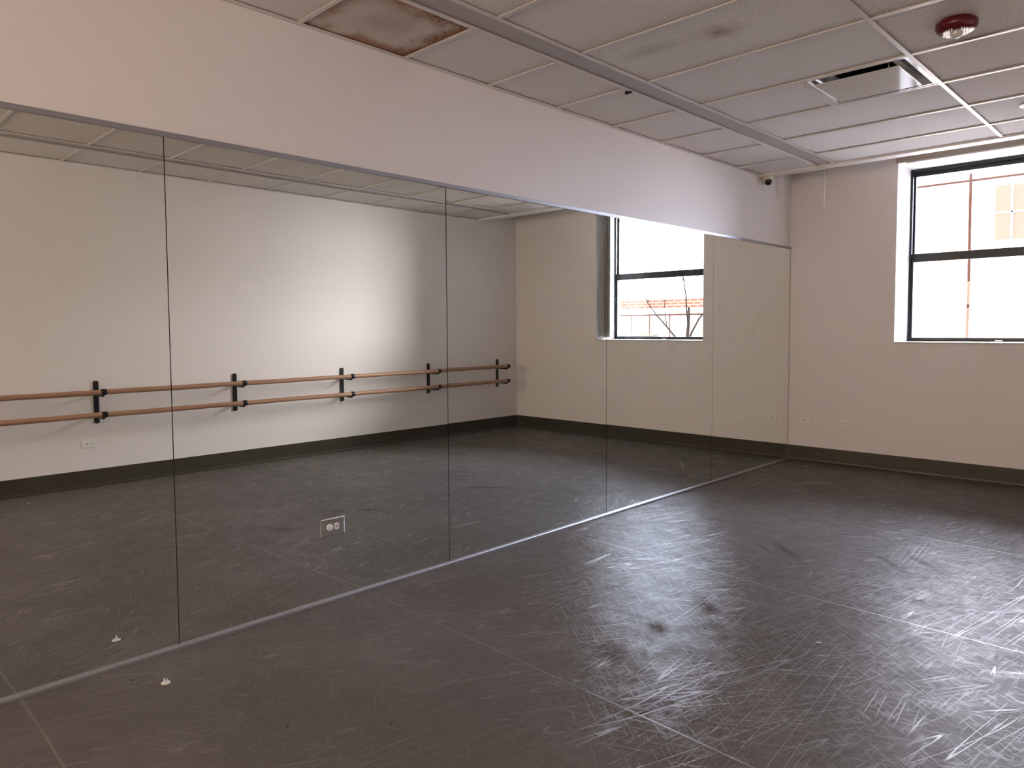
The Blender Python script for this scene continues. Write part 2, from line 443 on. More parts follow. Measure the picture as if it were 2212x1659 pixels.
def wall_with_holes(bm, axis, p0, p1, u0, u1, z0, z1, holes):
    """slab; axis 'y' spans X (u) at y in p0..p1, axis 'x' spans Y (u). holes: (ua,ub,za,zb)"""
    us = sorted(set([u0, u1] + [h[0] for h in holes] + [h[1] for h in holes]))
    zs = sorted(set([z0, z1] + [h[2] for h in holes] + [h[3] for h in holes]))
    def inside(uc, zc): return any(h[0] < uc < h[1] and h[2] < zc < h[3] for h in holes)
    vc = {}
    def V(u, z, p):
        k = (round(u, 5), round(z, 5), round(p, 5))
        if k not in vc: vc[k] = bm.verts.new((u, p, z) if axis == 'y' else (p, u, z))
        return vc[k]
    nu, nz = len(us) - 1, len(zs) - 1
    solid = [[not inside((us[i] + us[i + 1]) / 2, (zs[j] + zs[j + 1]) / 2) for j in range(nz)] for i in range(nu)]
    for i in range(nu):
        for j in range(nz):
            if not solid[i][j]: continue
            a, b, c, d = us[i], us[i + 1], zs[j], zs[j + 1]
            bm.faces.new((V(a, c, p0), V(b, c, p0), V(b, d, p0), V(a, d, p0)))
            bm.faces.new((V(a, c, p1), V(b, c, p1), V(b, d, p1), V(a, d, p1)))
            for (di, dj, q) in ((-1, 0, ((a, c), (a, d))), (1, 0, ((b, c), (b, d))), (0, -1, ((a, c), (b, c))), (0, 1, ((a, d), (b, d)))):
                ii, jj = i + di, j + dj
                if 0 <= ii < nu and 0 <= jj < nz and solid[ii][jj]: continue
                (ua, za), (ub, zb) = q
                f = bm.faces.new((V(ua, za, p0), V(ub, zb, p0), V(ub, zb, p1), V(ua, za, p1)))
                if 0 <= ii < nu and 0 <= jj < nz: f.material_index = 1

# ------------------------------------------------------------------ setting
WX0, WX1, WZ0, WZ1 = .976, 2.452, 1.190, 2.812
WD = .50
# floor
bm = bm_new(); box(bm, -.15, W + .15, YB - .15, WD, -.12, 0)
struct('floor', bm, M['floor'], 'scuffed grey vinyl dance floor with faint sheet seams and scratches', 'floor')
# walls
bm = bm_new(); wall_with_holes(bm, 'y', 0, WD, -.15, W + .15, 0, TOP, [(WX0, WX1, WZ0, WZ1)])
struct('wall_far', bm, None, 'beige-white end wall with the deep set window', 'wall', mats=[M['wall'], M['reveal']])
bm = bm_new(); box(bm, -.15, -.008, YB, 0, 0, TOP)
struct('wall_left', bm, M['wall'], 'pinkish beige wall carrying the mirrors', 'wall')
RW = [(-9.9, -8.0, 1.19, 2.60)]
bm = bm_new(); wall_with_holes(bm, 'x', W, W + .15, YB, 0, 0, TOP, [])
struct('wall_right', bm, None, 'beige wall carrying the double ballet barre, seen in the mirrors', 'wall', mats=[M['wall'], M['reveal']])
bm = bm_new(); wall_with_holes(bm, 'y', YB - .15, YB, -.15, W + .15, 0, TOP, [(.40, 1.75, 1.0, 2.62), (2.05, 3.40, 1.0, 2.62)])
FILL_WIN = [(.40, 1.75, 1.0, 2.62), (2.05, 3.40, 1.0, 2.62)]  # openings added in the unseen back wall to let in fill light
struct('wall_back', bm, None, 'beige back wall behind the camera', 'wall', mats=[M['wall'], M['reveal']])

# baseboards (cove base with a small toe)
def cove(bm, p, axis, sign, u0, u1, h=.152):
    prof = [(0, 0), (.016, 0), (.016, .004), (.007, .014), (.0035, .03), (.003, h - .003), (0, h)]
    if axis == 'y': pts = [(u0, p + sign * a, b) for a, b in prof]; d = (u1 - u0, 0, 0)
    else: pts = [(p + sign * a, u0, b) for a, b in prof]; d = (0, u1 - u0, 0)
    prism(bm, pts, d)
bm = bm_new(); cove(bm, 0, 'y', -1, .0, W - .003)
struct('baseboard_far', bm, M['base'], 'dark olive vinyl cove base under the window', 'baseboard')
bm = bm_new(); cove(bm, W, 'x', -1, YB, -.004)
struct('baseboard_right', bm, M['base'], 'dark olive vinyl cove base along the barre wall', 'baseboard')
bm = bm_new(); cove(bm, YB, 'y', 1, .02, W - .02)
struct('baseboard_back', bm, M['base'])

# ceiling: structural slab, grid and tiles
bm = bm_new(); box(bm, -.15, W + .15, YB - .15, WD, TOP, TOP + .12)
ceil = struct('ceiling', bm, M['slab'], 'dropped ceiling of lay-in tiles in a white metal grid', 'ceiling')
XM = [0.0, .539, .694, 1.897, 3.10, 3.265, W]     # grid lines parallel with the mirrors
rows = [E0, A0]
while rows[-1] - P > YB: rows.append(rows[-1] - P)
rows.append(YB)
TEE = .012
def tbox(name, x0, x1, y0, y1, z0, z1, mat, label=None, bev=0):
    b_ = bm_new(); box(b_, x0, x1, y0, y1, z0, z1, bev)
    o = obj(name, b_, mat, ceil)
    if label: o['label'] = label
    return o
# main tees / wall angles
for i, x in enumerate(XM):
    if i == 0: tbox('wall_angle', -.008, .020, YB, E0, H - .003, H + .001, M['tee'])
    elif i == len(XM) - 1: tbox('wall_angle', W - .020, W, YB, E0, H - .003, H + .001, M['tee'])
    else:
        b_ = bm_new(); box(b_, x - TEE, x + TEE, YB, E0, H - .003, H, 0); box(b_, x - .001, x + .001, YB, E0, H, H + .035, 0)
        obj('main_tee', b_, M['tee'], ceil)
YJ = -3.167
for i in range(len(XM) - 1):
    xa, xb = XM[i], XM[i + 1]
    if xb - xa < .2:        # narrow flat filler channel between two main tees
        ys = [E0, YJ, YJ - 2.44, YJ - 4.88, YB]
        for k in range(len(ys) - 1):
            tbox('filler_panel', xa + .002, xb - .002, ys[k + 1] + .002, ys[k] - .002, H + .009, H + .02, M['channel'], 'flat grey metal filler strip')
        continue
    off = .004 if i == 0 else 0
    for k in range(len(rows) - 1):
        ya, yb = rows[k + 1], rows[k]
        if k < len(rows) - 2:
            b_ = bm_new(); hw = TEE
            box(b_, xa + .012, xb - .012, ya - hw, ya + hw, H - .0028, H - .0002); box(b_, xa + .012, xb - .012, ya - .001, ya + .001, H, H + .03)
            obj('cross_tee', b_, M['tee'], ceil)
        if i == 2 and k == 3:     # 2x2 diffuser cell + half tile
            xm = 1.291
            b_ = bm_new(); box(b_, xm - TEE, xm + TEE, ya + TEE, yb - TEE, H - .0028, H - .0002)
            obj('cross_tee', b_, M['tee'], ceil)
            tbox('ceiling_tile', xa + .003, xm - .003, ya + .003, yb - .003, H + .007, H + .020, M['tile'])
            continue
        if i == 4:
            mat, lab = M['tile_rough'], None
        mat, lab = M['tile'], None
        if i == 3 : mat = M['tile_rough']
        if i == 0 and k == 7: mat, lab = M['tile_stain'], 'heavily water stained brown ceiling tile'
        if i == 2 and k == 5: mat, lab = M['tile_spot'], 'ceiling tile with a small brown water spot'
        tbox('ceiling_tile', xa + .003, xb - .003, ya + .003, yb - .003, H + .007, H + .020, mat, lab)
# white border soffit that closes the ceiling in front of the window wall
bm = bm_new(); box(bm, -.008, W, E0 - .004, -.600, H - .010, H + .012); box(bm, -.008, W, -.612, -.600, H + .012, TOP)
struct('trim_1', bm, M['trimwhite'], 'white border strip ending the tile ceiling before the window wall', 'trim')

# mirror channels
bm = bm_new()
prism(bm, [(-.008, SEAM[0], ZT - .004), (.0095, SEAM[0], ZT - .004), (.0095, SEAM[0], ZT + .016), (-.008, SEAM[0], ZT + .018)], (0, -SEAM[0] - .0005, 0))
struct('trim_2', bm, M['alu'], 'thin grey metal channel along the top of the mirrors', 'trim')
bm = bm_new()
prism(bm, [(-.008, SEAM[0], 0), (.014, SEAM[0], 0), (.014, SEAM[0], .010), (.010, SEAM[0], .0165), (-.008, SEAM[0], .0165)], (0, -SEAM[0] - .018, 0))
struct('trim_3', bm, M['alu'], 'shiny metal channel along the foot of the mirrors', 'trim')

# ------------------------------------------------------------------ mirrors
MLAB = ['mirror panel nearest the camera, cut by the left edge of the photo',
        'mirror panel with the electrical outlet set into it, second from the left',
        'mirror panel third from the left, reflecting the right end of the barre',
        'mirror panel fourth from the left, reflecting most of the window',
        'last mirror panel on the right, meeting the window wall corner']
TILT = [0, 0, .0006, .0010, .0006]
for i in range(5):
    ya, yb = SEAM[i] + .002, SEAM[i + 1] - .002
    b_ = bm_new(); box(b_, -.0065, 0, 0, yb - ya, 0, ZT - .010, 0)
    for f in b_.faces:
        f.material_index = 0 if f.normal.x > .9 else 1
    me_o = obj('mirror_panel', b_, None, loc=(0, ya, .014), mats=[M['mirror'], M['glassedge']])
    me_o.rotation_euler = (0, TILT[i], 0)
    tag(me_o, MLAB[i], 'mirror', 'frameless wall mirror panels')
# dark backing seen in the joints
for i in range(1, 5):
    pass

# ------------------------------------------------------------------ outlets
def plate_bm(w, h, t, bev=.0025):
    b_ = bm_new(); box(b_, -w / 2, w / 2, -t, 0, -h / 2, h / 2)
    es = [e for e in b_.edges if all(abs(v.co.y + t) < 1e-6 for v in e.verts)]
    bmesh.ops.bevel(b_, geom=es, offset=bev, segments=2, profile=.5, affect='EDGES')
    return b_
def receptacle_bm(cx, y):
    b_ = bm_new()
    n = 28; r = .0165; pts = []
    for k in range(n):
        a = 2 * PI * k / n
        xx, zz = r * math.cos(a), r * math.sin(a)
        xx = max(-.0125, min(.0125, xx))
        pts.append((cx + xx, y, zz))
    prism(b_, pts, (0, .004, 0))
    return b_
def duplex(name, plate_mat=None, pw=.116, ph=.071):
    """local frame: plate in XZ facing -Y"""
    t = empty(name, (0, 0, 0))
    obj('cover_plate', plate_bm(pw, ph, .005), plate_mat or M['ivory'], t)
    for sx in (-1, 1):
        r_ = obj('receptacle', receptacle_bm(sx * .0195, -.0085), M['ivory'], t)
        b_ = bm_new()
        box(b_, sx * .0195 - .0070, sx * .0195 - .0005, -.0092, -.008, .0035, .0062)
        box(b_, sx * .0195 - .0070, sx * .0195 - .0005, -.0092, -.008, -.0062, -.0035)
        lathe(b_, [(0, 0), (.0034, 0), (.0034, .001), (0, .001)], 12, Matrix.Translation((sx * .0195 + .005, -.0092, 0)) @ Matrix.Rotation(-PI / 2, 4, 'X'))
        obj('slot', b_, M['hole'], r_)
    b_ = bm_new(); lathe(b_, [(0, 0), (.0028, 0), (.0028, .0012), (0, .0018)], 14, Matrix.Translation((0, -.005, 0)) @ Matrix.Rotation(PI / 2, 4, 'X'))
    obj('screw', b_, M['ivory'], t)
    return t
o1 = duplex('power_outlet'); o1.location = (.567, 0, .411)
tag(o1, 'ivory power outlet low on the window wall, right of the cable plate', 'outlet', 'ivory wall outlets')
o2 = copy_tree(o1, (W, -5.305, .378), (0, 0, -PI / 2))
tag(o2, 'ivory power outlet under the barre, seen at the left of the mirrors', 'outlet', 'ivory wall outlets')
o3 = copy_tree(o1, (W, -1.645, .385), (0, 0, -PI / 2))
tag(o3, 'ivory power outlet under the barre, small and farther back in the reflection', 'outlet', 'ivory wall outlets')
# data plate
dp = empty('cable_plate', (.170, .0005, .416))
obj('cover_plate', plate_bm(.116, .071, .005), M['ivory'], dp)
b_ = bm_new(); lathe(b_, [(0, 0), (.0048, 0), (.0048, .006), (.002, .006), (.002, .003), (0, .003)], 18, Matrix.Translation((0, -.005, 0)) @ Matrix.Rotation(PI / 2, 4, 'X'))
obj('jack', b_, M['hole'], dp)
for sx in (-1, 1):
    b_ = bm_new(); lathe(b_, [(0, 0), (.0028, 0), (.0028, .001), (0, .0016)], 12, Matrix.Translation((sx * .0415, -.005, 0)) @ Matrix.Rotation(PI / 2, 4, 'X'))
    obj('screw', b_, M['ivory'], dp)
tag(dp, 'ivory cable plate with one dark jack, beside the mirror corner', 'wall plate')
# mirrored outlet plate on second panel
mp_ = duplex('power_outlet', M['mirror'], .134, .090)
for c in mp_.children:
    if c.name.startswith('cover_plate'):
        c.data = c.data.copy()
        bm = plate_bm(.134, .090, .0055, .0055); bmesh.ops.recalc_face_normals(bm, faces=bm.faces[:]); bm.to_mesh(c.data); bm.free()
        c['label'] = 'bevelled mirror cover plate'
mp_.location = (.0003, -5.307, .370); mp_.rotation_euler = (0, 0, PI / 2)
tag(mp_, 'power outlet with a shiny reflective cover, low on the mirrors near the camera', 'outlet')
b_ = bm_new(); lathe(b_, [(0, .0), (.0155, .0), (.0165, .001), (.0155, .003), (.006, .004), (0, .004)], 28, Matrix.Translation((-.0195, -.0088, 0)) @ Matrix.Rotation(PI / 2, 4, 'X'))
sc_ = obj('safety_cap', b_, M['whiteplastic'], mp_); sc_['label'] = 'clear-white plug cap over the left socket'

# plug cover lying on the floor, prongs up
pc = empty('outlet_plug_cover', (.276, -6.214, 0), (0, 0, .55))
b_ = bm_new(); lathe(b_, [(0, 0), (.015, 0), (.0168, .0012), (.0168, .0035), (.0155, .0045), (0, .0045)], 32)
obj('cap', b_, M['whiteplastic'], pc)
for sx in (-1, 1):
    b_ = bm_new(); box(b_, sx * .0062 - .0009, sx * .0062 + .0009, -.0031, .0031, .0044, .0195, .0006)
    obj('prong', b_, M['whiteplastic'], pc)
tag(pc, 'small white plastic outlet plug cover lying prongs up on the floor', 'plug cover')

# ------------------------------------------------------------------ barre
BX = W - .210
BR = .0225
ZU, ZL = .838, .647
YBR = [-.380, -1.567, -2.790, -4.010, -5.242, -6.470, -7.700]
ba = empty('ballet_barre', (W, -4.0, 0)); ba['label'] = 'double wooden ballet barre on black wall brackets, seen in the mirrors'; ba['category'] = 'barre'
def loc_bm(b_):
    bmesh.ops.translate(b_, verts=b_.verts[:], vec=(-W, 4.0, 0)); return b_
for z0, lab in ((ZU, 'upper beech rail'), (ZL, 'lower beech rail')):
    b_ = bm_new()
    pts = []; ysr = [-.372 - .25 * k for k in range(31)]
    for k, yy in enumerate(ysr): pts.append((BX, yy, z0 + .0016 * math.sin(k * 1.7 + z0 * 9) + .012 * (yy + 3) / 3))
    tube(b_, pts, BR, 24)
    r_ = obj('rail', loc_bm(b_), M['wood'], ba); r_['label'] = lab
def zrail(z0, yy): return z0 + .012 * (yy + 3) / 3
for j, yy in enumerate(YBR):
    b_ = bm_new()
    # flat wall upright with rounded ends
    pts = []
    for k in range(9): a = PI * k / 8; pts.append((W - .010, yy + .0205 * math.cos(a), .912 + .0125 * math.sin(a) + (yy + 3) * .004))
    for k in range(9): a = PI + PI * k / 8; pts.append((W - .010, yy + .0205 * math.cos(a), .568 + .0125 * math.sin(a) + (yy + 3) * .004))
    prism(b_, pts, (.010, 0, 0))
    up = obj('wall_bracket', loc_bm(b_), M['black'], ba)
    for z0 in (ZU, ZL):
        zz = zrail(z0, yy)
        b_ = bm_new()
        # arm: leaves the upright below the rail, swings up into the collar
        arm = [(W - .008, yy, zz - .030), (W - .10, yy, zz - .034), (BX + .02, yy, zz - .034), (BX + .004, yy, zz - .026)]
        tube(b_, arm, [.011, .010, .010, .008], 12)
        a_ = obj('bracket_arm', loc_bm(b_), M['black'], up)
        b_ = bm_new()
        hw = .022
        tube(b_, [(BX, yy - hw, zz), (BX, yy - hw * .8, zz), (BX, yy + hw * .8, zz), (BX, yy + hw, zz)], [BR + .0015, BR + .004, BR + .004, BR + .0015], 28)
        cl_ = obj('collar', loc_bm(b_), M['black'], up)
        if j == 0: cl_['label'] = 'black end cap collar'

# ------------------------------------------------------------------ window
def window(idx, x0, x1, z0, z1, y, label):
    w_ = empty('window_%d' % idx, ((x0 + x1) / 2, y, z0)); w_['kind'] = 'structure'; w_['label'] = label; w_['category'] = 'window'
    ox, oy, oz = (x0 + x1) / 2, y, z0
    def put(name, boxes, mat, par=w_, bev=.003):
        b_ = bm_new()
        for q in boxes: box(b_, q[0] - ox, q[1] - ox, q[2] - oy, q[3] - oy, q[4] - oz, q[5] - oz, bev)
        return obj(name, b_, mat, par)
    zm = z0 + .80
    put('window_frame', [(x0, x0 + .020, y, y + .09, z0, z1), (x1 - .020, x1, y, y + .09, z0, z1), (x0 + .02, x1 - .02, y, y + .09, z1 - .028, z1), (x0 + .02, x1 - .02, y, y + .09, z0, z0 + .014)], M['frame'])
    # lower sash in front, upper sash behind
    lo = put('lower_sash', [(x0 + .02, x0 + .036, y + .012, y + .04, z0 + .014, zm + .034), (x1 - .036, x1 - .02, y + .012, y + .04, z0 + .014, zm + .034),
                            (x0 + .036, x1 - .036, y + .012, y + .04, zm - .044, zm + .034), (x0 + .036, x1 - .036, y + .012, y + .04, z0 + .014, z0 + .044)], M['frame'])
    put('pane', [(x0 + .034, x1 - .034, y + .024, y + .029, z0 + .040, zm - .040)], M['glass'], lo, 0)
    upS = put('upper_sash', [(x0 + .02, x0 + .034, y + .048, y + .076, zm - .01, z1 - .028), (x1 - .034, x1 - .02, y + .048, y + .076, zm - .01, z1 - .028),
                             (x0 + .034, x1 - .034, y + .048, y + .076, zm - .01, zm + .024), (x0 + .034, x1 - .034, y + .048, y + .076, z1 - .062, z1 - .028)], M['frame'])
    put('pane', [(x0 + .032, x1 - .032, y + .060, y + .065, zm + .020, z1 - .058)], M['glass'], upS, 0)
    xc = (x0 + x1) / 2
    put('sash_lift', [(xc - .028, xc + .028, y - .004, y + .014, z0 + .014, z0 + .024)], M['whiteplastic'], lo, .002)
    return w_
wn = window(1, WX0, WX1, WZ0 + .002, WZ1, .385, 'large black framed sash window set deep in the end wall')
b_ = bm_new(); box(b_, WX0 + .001 - 1.714, WX1 - .001 - 1.714, -.400, .0, 0, .010, .002)
obj('window_sill', b_, M['reveal'], wn)['label'] = 'white window sill board'

for k_, q in enumerate(FILL_WIN):  # added windows behind the camera, there to brighten the room
    window(2 + k_, q[0], q[1], q[2] + .002, q[3], YB - .14, 'plain sash window added for fill light in the unseen back wall')

# vertical blind: headrail along the window head, vanes stacked at the right side
vb = empty('vertical_blind', (1.71, -.02, 2.82))
b_ = bm_new(); box(b_, .962 - 1.71, 2.47 - 1.71, -.030 + .02, -.001 + .02, 2.812 - 2.82, 2.860 - 2.82, .003)
obj('headrail', b_, M['blindrail'], vb)
b_ = bm_new(); box(b_, 1.05 - 1.71, 2.455 - 1.71, -.026 + .02, -.004 + .02, 2.800 - 2.82, 2.8118 - 2.82, .001)
obj('track', b_, M['tee'], vb)
rnd = random.Random(3)
for k in range(9):
    xk = 2.305 + .0125 * k; a = 1.18 + rnd.uniform(-.10, .10)
    b_ = bm_new(); n = 6; f0 = []; f1 = []
    for q in range(n + 1):
        u = (q / n - .5) * .200; bow = .006 * math.cos(PI * (q / n - .5))
        xx = u * math.cos(a) - bow * math.sin(a); yy = u * math.sin(a) + bow * math.cos(a)
        f0.append((xk + xx, .125 + yy, 1.225)); f1.append((xk + xx, .125 + yy, 2.802))
    for q in range(n):
        vv = [b_.verts.new((p[0] - 1.71, p[1] + .02, p[2] - 2.82)) for p in (f0[q], f0[q + 1], f1[q + 1], f1[q])]
        b_.faces.new(vv)
    bmesh.ops.remove_doubles(b_, verts=b_.verts[:], dist=1e-5)
    bmesh.ops.solidify(b_, geom=b_.faces[:], thickness=.0012)
    obj('vane', b_, M['blindcloth'], vb)
b_ = bm_new(); tube(b_, [(.575, .085, -.01), (.577, .088, -.4), (.574, .087, -.85)], .0025, 8)
obj('pull_cord', b_, M['string'], vb)
tag(vb, 'vertical blind stacked open at the right of the window, beige headrail above', 'blind')

# ------------------------------------------------------------------ ceiling things
# diffuser
DX0, DX1, DY0, DY1 = 1.303, 1.885, rows[4] + .012, rows[3] - .012
dcx, dcy = (DX0 + DX1) / 2, (DY0 + DY1) / 2
df = empty('ceiling_air_diffuser', (dcx, dcy, H))
b_ = bm_new()
def ring(b_, r0, z0, r1, z1):
    a = [(-r0[0], -r0[1], z0), (r0[0], -r0[1], z0), (r0[0], r0[1], z0), (-r0[0], r0[1], z0)]
    c = [(-r1[0], -r1[1], z1), (r1[0], -r1[1], z1), (r1[0], r1[1], z1), (-r1[0], r1[1], z1)]
    A = [b_.verts.new(p) for p in a]; C = [b_.verts.new(p) for p in c]
    for k in range(4): b_.faces.new((A[k], A[(k + 1) % 4], C[(k + 1) % 4], C[k]))
hx, hy = (DX1 - DX0) / 2, (DY1 - DY0) / 2
prof = [(0, -.001), (-.020, -.001), (-.030, .012), (-.052, .034), (-.090, .052), (-.135, .060)]
for (d0, z0), (d1, z1) in zip(prof, prof[1:]):
    ring(b_, (hx + d0, hy + d0), z0, (hx + d1, hy + d1), z1)
bmesh.ops.remove_doubles(b_, verts=b_.verts[:], dist=1e-5)
bmesh.ops.solidify(b_, geom=b_.faces[:], thickness=-.001)
obj('pan', b_, M['glossmetal'], df)
b_ = bm_new(); lathe(b_, [(.185, .0585), (.185, .20), (0, .20)], 48)
nk = obj('duct_neck', b_, M['ductblack'], df); nk['label'] = 'black round duct opening'
b_ = bm_new(); box(b_, -hx + .15, hx - .15, -hy + .15, hy - .15, .058, .064)
b_2 = bm_new(); box(b_2, -.228, .228, -.212, .212, -.014, -.008, .002)
obj('centre_plate', b_2, M['glossmetal'], df); b_.free()
for sx in (-1, 1):
    for sy in (-1, 1):
        b_ = bm_new(); tube(b_, [(sx * .16, sy * .16, -.009), (sx * .16, sy * .16, .058)], .004, 8)
        obj('hanger', b_, M['alu'], df)
tag(df, 'square white metal air diffuser with a flat centre plate in the ceiling', 'air vent')

# fire alarm
al = empty('fire_alarm_strobe', (2.18, -3.30, H - .003), (0, 0, .25))
b_ = bm_new(); lathe(b_, [(0, .016), (.070, .016), (.070, .004), (.083, .0), (.0865, -.004), (.0865, -.022), (.083, -.030), (.074, -.040), (.066, -.044), (0, -.044)], 56)
obj('housing', b_, M['red'], al)
b_ = bm_new()
for k in range(11):
    xx = -.050 + .010 * k
    L = math.sqrt(max(.0, .060 ** 2 - xx ** 2))
    if L < .01 or abs(xx) < .014: continue
    box(b_, xx - .0028, xx + .0028, -L, L, -.050, -.0435, .0008)
box(b_, -.050, .050, -.034, .034, -.0465, -.0437, .001)
sg_ = obj('speaker_grille', b_, M['whiteplastic'], al); sg_['label'] = 'pinkish white slatted sounder grille'
b_ = bm_new(); lathe(b_, [(.026, -.044), (.026, -.052), (.022, -.062), (.013, -.070), (0, -.073)], 32)
obj('lens', b_, M['glossmetal'], al)['label'] = 'clear dome strobe lens'
tag(al, 'round red fire alarm strobe with a clear lens on the ceiling', 'alarm')

# turret camera
cam_o = empty('security_camera', (.056, -.662, H - .010), (0, 0, 0))
b_ = bm_new(); lathe(b_, [(0, .008), (.046, .008), (.050, 0), (.052, -.004), (.050, -.012), (.046, -.026), (.041, -.042), (.030, -.055), (0, -.058)], 40)
obj('base', b_, M['cream'], cam_o)
dirv = Vector((.62, -.72, -.42)).normalized()
rotm = dirv.to_track_quat('Z', 'Y').to_matrix().to_4x4()
ctr = Matrix.Translation((.006, -.008, -.048))
b_ = bm_new(); lathe(b_, [(0, -.030), (.020, -.024), (.031, -.010), (.034, .004), (.032, .016), (.028, .018), (.0, .018)], 36, ctr @ rotm)
bl = obj('eyeball', b_, M['cream'], cam_o)
b_ = bm_new(); lathe(b_, [(0, .012), (.0305, .012), (.0315, .016), (.030, .022), (.020, .029), (.008, .032), (0, .032)], 36, ctr @ rotm)
ln = obj('lens', b_, M['blackgloss'], cam_o); ln['label'] = 'round black glass camera lens'
tag(cam_o, 'small white turret security camera in the ceiling corner above the mirrors', 'camera')

# hanging string by the window wall
b_ = bm_new(); tube(b_, [(0, 0, 0), (.001, 0, -.12), (-.001, .002, -.24), (-.003, .001, -.363)], [.0022, .0024, .0038, .0036], 8)
st = obj('hanging_string', b_, M['string'], loc=(.600, -.722, H - .003))
tag(st, 'short white string hanging from the ceiling edge by the window wall', 'string')

# binder clips on the grid
def clip(name, loc, rot):
    t = empty(name, loc, rot)
    b_ = bm_new(); prism(b_, [(-.021, -.010, 0), (.021, -.006, 0), (.021, -.006, -.007), (-.021, -.010, -.019)], (0, .018, 0))
    bmesh.ops.bevel(b_, geom=b_.edges[:], offset=.0015, segments=2, affect='EDGES')
    obj('body', b_, M['black'], t)
    return t
c1 = clip('ceiling_clip', (.530, -3.565, H - .003), (0, 0, .6))
tag(c1, 'small black clip on the ceiling grid beside the filler channel', 'clip')
b_ = bm_new(); tube(b_, [(-.020, 0, -.015), (-.026, -.004, -.06), (-.024, -.004, -.20)], .0006, 6)
obj('thread', b_, M['string'], c1)
c2 = clip('ceiling_clip', (2.385, -4.432, H - .003), (0, 0, -.4))
tag(c2, 'small black ceiling clip seen only at the top of the mirror reflection', 'clip')
# pair of cable ties hanging in the reflection
ct = empty('cable_ties', (2.53, -1.66, H + .0075))
for dx_, dz_ in ((-.012, -.075), (.012, -.060)):
    b_ = bm_new(); tube(b_, [(dx_, 0, .006), (dx_ * 1.4 + .004, 0, dz_)], .0035, 8)
    obj('tie', b_, M['string'], ct)
tag(ct, 'two short white ties hanging from the ceiling, seen in the mirror top', 'cable tie')

# recessed downlight, cut by the right edge
dl = empty('recessed_downlight', (2.215, -1.515, H + .003))
b_ = bm_new(); lathe(b_, [(.058, .002), (.080, 0), (.083, -.004), (.078, -.008), (.062, -.006), (.055, .0), (.050, .030)], 48)
obj('trim_ring', b_, M['trimwhite'], dl)
b_ = bm_new(); lathe(b_, [(.052, .0015), (.03, .0005), (0, 0)], 40)
obj('lens', b_, M['whiteplastic'], dl)
tag(dl, 'round white recessed downlight in the ceiling at the right edge', 'downlight')

# paper scrap near the barre wall
b_ = bm_new(); box(b_, -.016, .016, -.005, .005, .0, .0018, .0006)
dbo = obj('paper_scrap', b_, M['debris'], loc=(3.52, -5.83, 0.0002)); dbo.rotation_euler = (0, 0, .5)
tag(dbo, 'tiny pale paper scrap on the floor by the barre wall, seen in mirror', 'scrap')
b_ = bm_new(); box(b_, -.010, .010, -.0025, .0025, .0, .0015, .0005)
db2 = obj('paper_scrap', b_, M['debris'], loc=(1.93, -4.16, 0.0002)); db2.rotation_euler = (0, 0, .75)
tag(db2, 'tiny white sliver on the open floor right of the scuff marks', 'scrap')

# ------------------------------------------------------------------ outside
bm = bm_new(); box(bm, -40, 60, .5, 80, -1.3, -1.0)
g_ = struct('ground', bm, M['ground'], 'pale paved ground outside the window', 'ground')
# pale building facing the window
bd = empty('neighbouring_building', (-1.5, 12, -1))
b_ = bm_new(); box(b_, -2.2, 3.6, 0, 6, 0, 5.80)
obj('facade', b_, M['stonepale'], bd)
b_ = bm_new(); box(b_, -2.25, 3.65, -.06, 0, 5.62, 5.66)
obj('cornice', b_, M['pipe'], bd)
b_ = bm_new(); tube(b_, [(.49, -.07, .0), (.51, -.07, 3.0), (.49, -.07, 5.8)], .03, 10)
obj('downpipe', b_, M['pipe'], bd)
for x0_, x1_, z0_, z1_ in ((.97, 1.60, 4.26, 5.46),):
    b_ = bm_new(); box(b_, x0_, x1_, -.03, .02, z0_, z1_)
    f_ = obj('window', b_, M['winfar'], bd)
    b_ = bm_new()
    box(b_, (x0_ + x1_) / 2 - .02, (x0_ + x1_) / 2 + .02, -.05, -.03, z0_, z1_); box(b_, x0_, x1_, -.05, -.03, (z0_ + z1_) / 2 - .02, (z0_ + z1_) / 2 + .02)
    obj('glazing_bar', b_, M['stonepale'], f_)
tag(bd, 'pale overexposed building outside the window with a rusty downpipe', 'building')
# brick garden wall, reflected in the mirror
gw = empty('garden_wall', (7.5, 9, -1))
b_ = bm_new(); box(b_, -2.6, 4, 0, .25, 0, 2.72)
obj('rendered_wall', b_, M['stonepale'], gw)
b_ = bm_new(); box(b_, -2.6, 1.0, -.02, .25, 2.86, 3.10)
obj('brick_coping', b_, M['brick'], gw)
b_ = bm_new(); box(b_, -2.6, 1.1, -.03, .0, 2.66, 2.70)
obj('string_course', b_, M['pipe'], gw)
for xx in (.65, .08, -.53, -1.05, -1.7):
    b_ = bm_new(); tube(b_, [(xx, -.03, 0), (xx, -.03, 2.66)], .014, 8)
    obj('post', b_, M['pipe'], gw)
b_ = bm_new(); box(b_, -.35, .8, -.5, -.3, 1.9, 2.18)
obj('hedge_box', b_, M['winfar'], gw)
tag(gw, 'overexposed brick-topped garden wall outside, seen in the mirrored window', 'wall')

